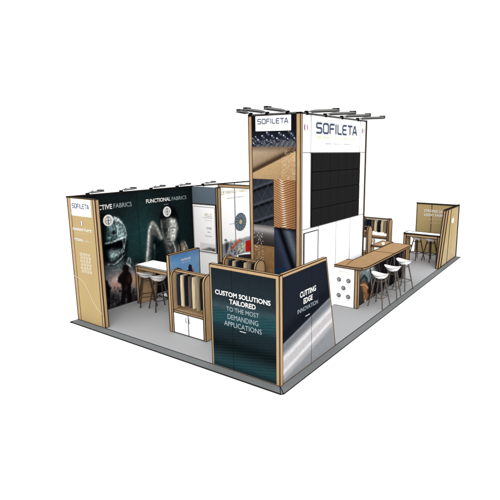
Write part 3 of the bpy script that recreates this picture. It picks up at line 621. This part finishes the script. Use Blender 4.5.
a.line([(360.4, 285), (364.6, 284.6), (368, 288)], .05, (222, 170, 118), .9); a.line([(364.4, 292), (366, 296), (364.8, 300)], .05, (106, 64, 36), .9); a.ell(365.2, 300.6, 1.3, 1.6, (240, 236, 230), .9, .7); a.line([(368, 284), (370.6, 292), (371, 300)], .09, (38, 34, 36), .95)
a.line([(371.4, 280), (373, 288), (372.6, 300)], .06, (150, 104, 66), .8)
for k_ in range(34):
    c = 5.25 + k_ * .085 + random.uniform(-.02, .02); wv = .10 * np.sin(v * 5 + k_ * .9)
    a.mix(np.exp(-((u - c - v * .22 - wv) / random.uniform(.012, .03)) ** 2) * (u > 5.2) * np.clip(vnoise(u.shape, (14, 30), k_) * 1.6 - .2, 0, 1), random.choice([(120, 92, 104), (84, 74, 84), (86, 96, 112), (190, 186, 190), (150, 120, 96)]), .75)
a.grain(.15, 77, (3, 3))
a.build('printed_graphic', ct, matk='artg')
m = MB(); m.box((7.86, .62, 0), (7.94, 1.04, 1.055), 'wood'); m.build('post', ct)

# low back table with cup behind the counter
bt = thing('side_table', 'small low wooden table behind the counter between the far racks', 'table', (9.2, 1.95, 0))
m = MB(); m.box((8.75, 1.7, .74), (9.75, 2.12, .78), 'woodh', .02); m.build('tabletop', bt)
for x, y in ((8.8, 1.75), (9.7, 1.75), (8.8, 2.07), (9.7, 2.07)):
    m = MB(); m.box((x - .025, y - .025, 0), (x + .025, y + .025, .74), 'wood', 0); m.build('leg', bt)
m = MB(); m.tube([(8.95, 1.76, .79), (8.95, 1.76, .795), (8.95, 1.76, .88), (8.95, 1.76, .875)], [.035, .04, .055, .045], 'seatw', 14); tag(m.build('cup'), 'small white cup on the low wooden table behind the counter', 'cup')

# ================================================================ stools
def seat_mesh(mb, z):
    N = 18; top = []; bot = []
    for i in range(N + 1):
        for j in range(N + 1):
            s_, t_ = -1 + 2 * i / N, -1 + 2 * j / N
            x = s_ * math.sqrt(1 - t_ * t_ / 2); y = t_ * math.sqrt(1 - s_ * s_ / 2); r = min(1, math.hypot(x, y))
            zt = z + .055 * y * y - .02 * (1 - r * r) - .015 * x; zb_ = zt - .012 - .085 * (1 - r ** 3)
            top.append((x * .205, y * .235, zt)); bot.append((x * .2, y * .23, zb_))
    W2 = N + 1; f = []
    for i in range(N):
        for j in range(N):
            q = i * W2 + j; f.append((q, q + W2, q + W2 + 1, q + 1)); q += W2 * W2; f.append((q, q + 1, q + W2 + 1, q + W2))
    rim = [i * W2 for i in range(N)] + [N * W2 + j for j in range(N)] + [i * W2 + N for i in range(N, 0, -1)] + [j for j in range(N, 0, -1)]
    k = W2 * W2
    for a1, b1 in zip(rim, rim[1:] + rim[:1]): f.append((a1, b1, b1 + k, a1 + k))
    mb.add(top + bot, f, 'seatw', True)
    for a1, b1 in zip(rim, rim[1:] + rim[:1]): mb.bar(bot[a1], bot[b1], .009)
def make_stool(label, group, leg, loc):
    t = thing('bar_stool', label, 'stool', (0, 0, 0), group)
    m = MB(); seat_mesh(m, .86); m.build('seat', t)
    for sx in (-1, 1):
        for sy in (-1, 1):
            m = MB(); m.tube([(sx * .085, sy * .085, .80), (sx * .15, sy * .15, .4), (sx * .215, sy * .215, 0)], [.021, .019, .016], leg, 8); m.build('leg', t)
    m = MB(); q = .172; c = [(-q, -q), (q, -q), (q, q), (-q, q)]
    for (x1, y1), (x2, y2) in zip(c, c[1:] + c[:1]): m.tube([(x1, y1, .27), (x2, y2, .27)], .011, leg, 6)
    m.build('footrest', t)
    m = MB(); q = .105; c = [(-q, -q), (q, -q), (q, q), (-q, q)]
    for (x1, y1), (x2, y2) in zip(c, c[1:] + c[:1]): m.tube([(x1, y1, .69), (x2, y2, .69)], .009, leg, 6)
    m.build('brace', t); t.location = loc; t.rotation_euler.z = math.radians(-6); return t
GS = 'white bar stools at the wooden counter'
s0 = make_stool('white saddle stool nearest the icon panel end of the counter', GS, 'legg', (4.96, .22, 0))
copy_thing(s0, (5.86, .22, 0), 'middle white saddle stool of the three at the counter').rotation_euler.z = .1
copy_thing(s0, (6.78, .22, 0), 'white saddle stool at the far end of the wooden counter').rotation_euler.z = -.25
GL_ = 'white stools at the left table'
s1 = make_stool('white stool nearest the soldier print at the left white topped table', GL_, 'legd', (1.66, 5.46, 0))
s1.rotation_euler.z = 1.0
copy_thing(s1, (1.62, 4.92, 0), 'white stool beside the blue poster panel at the left white topped table').rotation_euler.z = 1.25
GR = 'white stools at the far table'
copy_thing(s1, (10.74, 1.12, 0), 'white stool at the far table, on the side away from the raked wall')['group'] = GR
copy_thing(s1, (10.74, .60, 0), 'white stool at the far table beside the raked side wall')['group'] = GR

# ================================================================ high tables
def high_table(x0, x1, y0, y1, h, label, e, panel_y):
    t = thing('high_table', label, 'table', ((x0 + x1) / 2, (y0 + y1) / 2, 0))
    m = MB(); m.box((x0 - .01, y0, h - .03), (x1 + .01, y1, h), 'white', e); m.build('tabletop', t)
    m = MB(); m.box((x0, y0 + .09, h - .12), (x0 + .05, y1 - .09, h - .032), 'wood', e * .8); m.build('apron', t)
    m = MB(); m.box((x1 - .05, y0 + .09, h - .12), (x1, y1 - .09, h - .032), 'wood', e * .8); m.build('apron', t)
    for y in (y0, y1 - .09):
        m = MB(); m.box((x0, y, 0), (x1, y + .09, h - .032), 'wood', e); m.build('end_panel', t)
high_table(1.59, 2.18, 4.35, 5.78, 1.08, 'white topped wooden high table in front of the soldier and athlete prints', .014, 0)
high_table(10.1, 10.55, .10, 1.42, 1.10, 'white topped wooden high table by the far tan wall', .026, 0)
pl_ = MB(); pl_.box((2.3, 5.3, .0), (3.0, 5.75, .04), 'white'); tag(pl_.build('low_plinth'), 'low white plinth on the carpet beneath the athlete print', 'plinth')

# ================================================================ poster panel
bp_ = thing('poster_stand', 'free standing panel with blue sky poster of an athlete behind the left rack', 'poster', (1.16, 3.48, 0))
Q = Plane((.7, 3.45, 0), (1, 0, 0), (0, -1, 0))
m = MB(); m.box((.7, 3.45, 0), (1.635, 3.53, 1.79), 'wood'); m.build('frame', bp_)
a = Art(Q, .03, .915, .1, 1.77, .008, (98, 146, 194)); a.mix(np.clip((1.77 - a.Y) / .5, 0, 1), (122, 168, 212), .8); a.mix(np.clip((a.Y - 1.6) / .17, 0, 1), (64, 112, 172), .7)
a.mix(np.clip(vnoise(a.X.shape, (30, 40), 3) - .5, 0, 1), (190, 214, 236), .5)
a.poly([(183, 273), (186, 270.4), (188.4, 269.6), (188, 266.6), (189.4, 264.4), (191.4, 264.8), (192, 267), (193.4, 269), (194.2, 273), (195.6, 274.2), (194, 276), (190, 276), (183, 274.6)], (26, 34, 64), .006)
a.line([(192, 267.4), (193, 270.4), (193.6, 273.2)], .03, (206, 160, 140)); a.ell(189.6, 265, .9, 1, (40, 34, 44))
a.poly([(170, 276), (184, 273), (192, 275), (199, 276), (199, 300), (170, 300)], (40, 54, 84), .02, .7)
a.build('printed_graphic', bp_)
text_px(bp_, Q, 'OUTDOOR', (181, 261), (190.6, 258.6), (181, 258.8), 'tw', .03); text_px(bp_, Q, 'FABRICS IN ACTION', (181.6, 263.2), (190.2, 261.2), (181.6, 262.2), 'tw')

# ================================================================ sample racks
ORD = ['first', 'second', 'third', 'fourth', 'fifth', 'sixth', 'seventh']
CN = dict(c_navy='navy', c_black='black', c_cream='cream', c_brown='dark brown', c_taupe='taupe')
def rack(x0, y0, label, where, samples, wd=1.0, H=1.46, dep=.36, e=.014, face=-1, base=.5, bot=.66):
    """x0 = open front, y0 = right end as seen from its front; face -1 opens to -x"""
    t = thing('sample_rack', label, 'rack', (x0 + dep / 2 * -face, y0 + wd / 2, 0))
    X = lambda d: x0 - face * d
    for y in (y0, y0 + wd - .055):
        r = dep / 2; prof = [(X(0), 0), (X(dep), 0)] + [(X(r + r * math.cos(q)), H - r + r * math.sin(q)) for q in np.linspace(0, math.pi, 15)]
        m = MB(); m.prism([(px, y, pz) for px, pz in prof], (0, .055, 0), 'wood', e); m.build('side_panel', t)
    m = MB(); m.box((min(X(.01), X(dep - .02)), y0 + .056, base), (max(X(.01), X(dep - .02)), y0 + wd - .056, base + .04), 'wood', e * .8); m.build('shelf', t)
    m = MB(); m.box((min(X(dep - .03), X(dep - .01)), y0 + .056, .02), (max(X(dep - .03), X(dep - .01)), y0 + wd - .056, base), 'wood', 0)
    m.build('back_board', t); m = MB()
    m.box((min(X(dep - .03), X(dep - .01)), y0 + .056, H - .2), (max(X(dep - .03), X(dep - .01)), y0 + wd - .056, H - .12), 'wood', e * .6); m.build('top_board', t)
    m = MB(); m.box((min(X(.1), X(.16)), y0 + .056, H - .05), (max(X(.1), X(.16)), y0 + wd - .056, H - .005), 'wood', e * .8); m.build('rail', t)
    hw = (wd - .12) / 2
    for i in (0, 1):
        ya = y0 + .06 + i * hw; m = MB(); m.box((min(X(0), X(.02)), ya + .003, .02), (max(X(0), X(.02)), ya + hw - .003, base - .005), 'white', e * .8); d = m.build('cabinet_door', t)
        yh = ya + (hw - .05 if i == 0 else .05); m = MB(); m.tube([(X(-.005), yh, base - .06), (X(-.03), yh, base - .07), (X(-.03), yh, base - .17), (X(-.005), yh, base - .18)], .008, 'metal'); m.build('handle', d)
    for i, c in enumerate(samples):    # cloth lengths hanging on the rail
        n = len(samples); sp_ = (wd - .2) / n; yc = y0 + wd - .1 - sp_ * (i + .5); hw_ = sp_ * .40; m = MB()
        zt = H - .10; zb2 = bot + random.uniform(-.03, .03); ring = []
        NS = 20; rows = 7
        for rr in range(rows):
            z = zt + (zb2 - zt) * rr / (rows - 1)
            for j in range(NS):
                q = 2 * math.pi * j / NS; sx = abs(math.cos(q)) ** .35 * (1 if math.cos(q) > 0 else -1); sy = abs(math.sin(q)) ** .5 * (1 if math.sin(q) > 0 else -1)
                k2 = .55 + .45 * min(1, rr / 1.5); wob = .006 * math.sin(rr * 1.3 + j * 1.7 + i)
                ring.append((X(.17) + sx * .11 + wob, yc + sy * hw_ * k2 + wob, z + (.01 * math.sin(j * 1.3 + i) if rr == rows - 1 else 0)))
        fs = [(r_ * NS + j, r_ * NS + (j + 1) % NS, (r_ + 1) * NS + (j + 1) % NS, (r_ + 1) * NS + j) for r_ in range(rows - 1) for j in range(NS)]
        m.add(ring, fs, c, True); m.add(ring, [tuple(range(NS)), tuple(range((rows - 1) * NS, rows * NS))], c)
        m.tube([(X(.14), yc, zt - .01), (X(.14), yc, H - .055)], .006, 'metal', 6)
        tag(m.build('fabric_sample'), '%s cloth length, %s from the left in %s' % (CN[c], ORD[i], where), 'fabric sample', 'fabric samples hanging in the racks')
    return t
rack(.70, 2.42, 'arch sided wooden sample rack with white doors beside the custom solutions wall', 'the rack beside the custom solutions wall',
     ['c_navy', 'c_cream', 'c_black', 'c_brown', 'c_cream', 'c_taupe', 'c_black'], wd=1.03)
rack(2.22, 2.22, 'arch sided wooden sample rack against the tower, seen above the low teal wall', 'the rack against the tower side',
     ['c_navy', 'c_cream', 'c_navy', 'c_black', 'c_cream', 'c_taupe', 'c_black'], wd=1.03, H=1.5)
rack(10.42, 2.15, 'far arch topped sample rack standing beyond the wooden counter', 'the far rack beyond the counter',
     ['c_navy', 'c_black', 'c_brown', 'c_cream', 'c_black', 'c_cream', 'c_taupe'], wd=1.15, H=1.5, e=.026, base=.72, bot=.95)
rack(8.85, 2.15, 'arch ended rack close to the tower edge, seen end on behind the counter', 'the end on rack', [], wd=1.1, H=1.48, e=.022, face=1)

# ================================================================ dark armchair behind the partition print
ac = thing('armchair', 'charcoal rounded armchair between the partition and the tower rack', 'armchair', (3.78, 4.05, 0))
m = MB(); N = 14
for r0, r1, z0, z1, A0, A1 in ((.62, .50, .12, 1.18, 150, 400),):
    vs = []
    for i in range(N + 1):
        q = math.radians(A0 + (A1 - A0) * i / N); zz = z1 - .18 * abs(i / N - .5) * 2
        for r, z in ((r0, z0), (r0 + .02, zz - .05), (r0 - .05, zz), (r1, zz - .05), (r1, z0)): vs.append((3.78 + r * math.cos(q), 4.05 + r * math.sin(q), z))
    fs = [(i * 5 + j, i * 5 + j + 1, (i + 1) * 5 + j + 1, (i + 1) * 5 + j) for i in range(N) for j in range(4)]
    m.add(vs, fs + [(0, 1, 2, 3, 4), tuple(N * 5 + j for j in (4, 3, 2, 1, 0))], 'dkfab', True)
m.build('backrest', ac)
m = MB(); m.tube([(3.78, 4.05, .12), (3.78, 4.05, .14), (3.78, 4.05, .42), (3.78, 4.05, .46)], [.38, .4, .4, .36], 'dkfab', 24); m.build('seat', ac)
for i in range(4):
    q = math.radians(45 + 90 * i); m = MB(); m.tube([(3.78 + .3 * math.cos(q), 4.05 + .3 * math.sin(q), .13), (3.78 + .34 * math.cos(q), 4.05 + .34 * math.sin(q), 0)], [.02, .014], 'legd'); m.build('leg', ac)

# ================================================================ arm spotlights
GSP = 'arm spotlights along the wall tops'
def spot(base, out, up, label, reach=.42, wd=.11, th=.03, body='lampgrey'):
    """base on the wall top edge, out = horizontal direction it leans over"""
    t = thing('spotlight', label, 'spotlight', base, GSP); b = Vector(base); d = Vector(out).normalized(); s_ = Vector((-d.y, d.x, 0))
    m = MB(); m.box((b.x - .035, b.y - .035, b.z - .06), (b.x + .035, b.y + .035, b.z + .03), 'black', 0); m.build('bracket', t)
    m = MB(); m.tube([b + Vector((0, 0, .01)), b + d * .05 + Vector((0, 0, up * .5)), b + d * .16 + Vector((0, 0, up))], .012, 'lampgrey', 8); m.build('arm', t)
    m = MB(); rows = []
    NS = 14; prof = [(.06, .25), (.12, .75), (.2, 1), (reach - .06, 1), (reach, .75), (reach + .02, .35)]
    for f_, k_ in prof:
        c_ = b + d * f_ + Vector((0, 0, up * (.4 + .6 * f_ / reach)))
        for j in range(NS):
            q = 2 * math.pi * j / NS; rows.append(c_ + s_ * (wd * k_ * math.copysign(abs(math.cos(q)) ** .6, math.cos(q))) + Vector((0, 0, th * k_ * math.copysign(abs(math.sin(q)) ** .6, math.sin(q)))))
    m.add(rows, [(r_ * NS + j, r_ * NS + (j + 1) % NS, (r_ + 1) * NS + (j + 1) % NS, (r_ + 1) * NS + j) for r_ in range(len(prof) - 1) for j in range(NS)], body, True)
    m.add(rows, [tuple(range(NS)), tuple(range((len(prof) - 1) * NS, len(prof) * NS))], 'edge')
    for s1_ in (-1, 1): m.bar(b + d * .12 + s_ * wd * .9 * s1_ + Vector((0, 0, up * .5 - th * .6)), b + d * reach + s_ * wd * .9 * s1_ + Vector((0, 0, up - th * .6)), .016)
    hd = m.build('lamp_head', t)
    m = MB(); c_ = b + d * (reach - .07) + Vector((0, 0, up + th * .4)); m.prism([c_ - s_ * wd * .8 - d * .07, c_ - s_ * wd * .8 + d * .08, c_ + s_ * wd * .8 + d * .08, c_ + s_ * wd * .8 - d * .07], (0, 0, th * .9), 'black', 0); m.build('end_cap', hd)
for x, lb in ((.55, 'first arm spotlight from the left on the back wall, by the tan end wall'), (1.5, 'second arm spotlight on the back wall, between the two figure prints'), (2.47, 'third arm spotlight on the back wall, left above the athlete'),
              (3.43, 'fourth arm spotlight on the back wall, just before the grey partition'), (4.5, 'fifth arm spotlight on the back wall, just past the grey partition')):
    spot((x, 6.03, 3.02), (.4, -1, 0), .085, lb, reach=.42, wd=.05, th=.022, body='lamplight')
for x, lb in ((2.95, 'spotlight on the tower front nearest its corner'), (3.8, 'spotlight on the tower front above the letters F and I'), (4.66, 'spotlight on the tower front above the last logo letters'), (5.6, 'spotlight on the tower front furthest right')):
    spot((x, TY + .02, TH + .02), (0.42, -1, 0), .03, lb, reach=.72, wd=.055, th=.035)
for y, lb in ((1.62, 'spotlight on the tower side nearest the wooden corner'), (2.18, 'middle spotlight above the small logo sign on the tower side'), (2.66, 'spotlight at the back end of the tower side')):
    spot((TX + .02, y, TH + .02), (-1, 0.3, 0), .045, lb, reach=.62 if y < 2.5 else .36, wd=.055, th=.035)
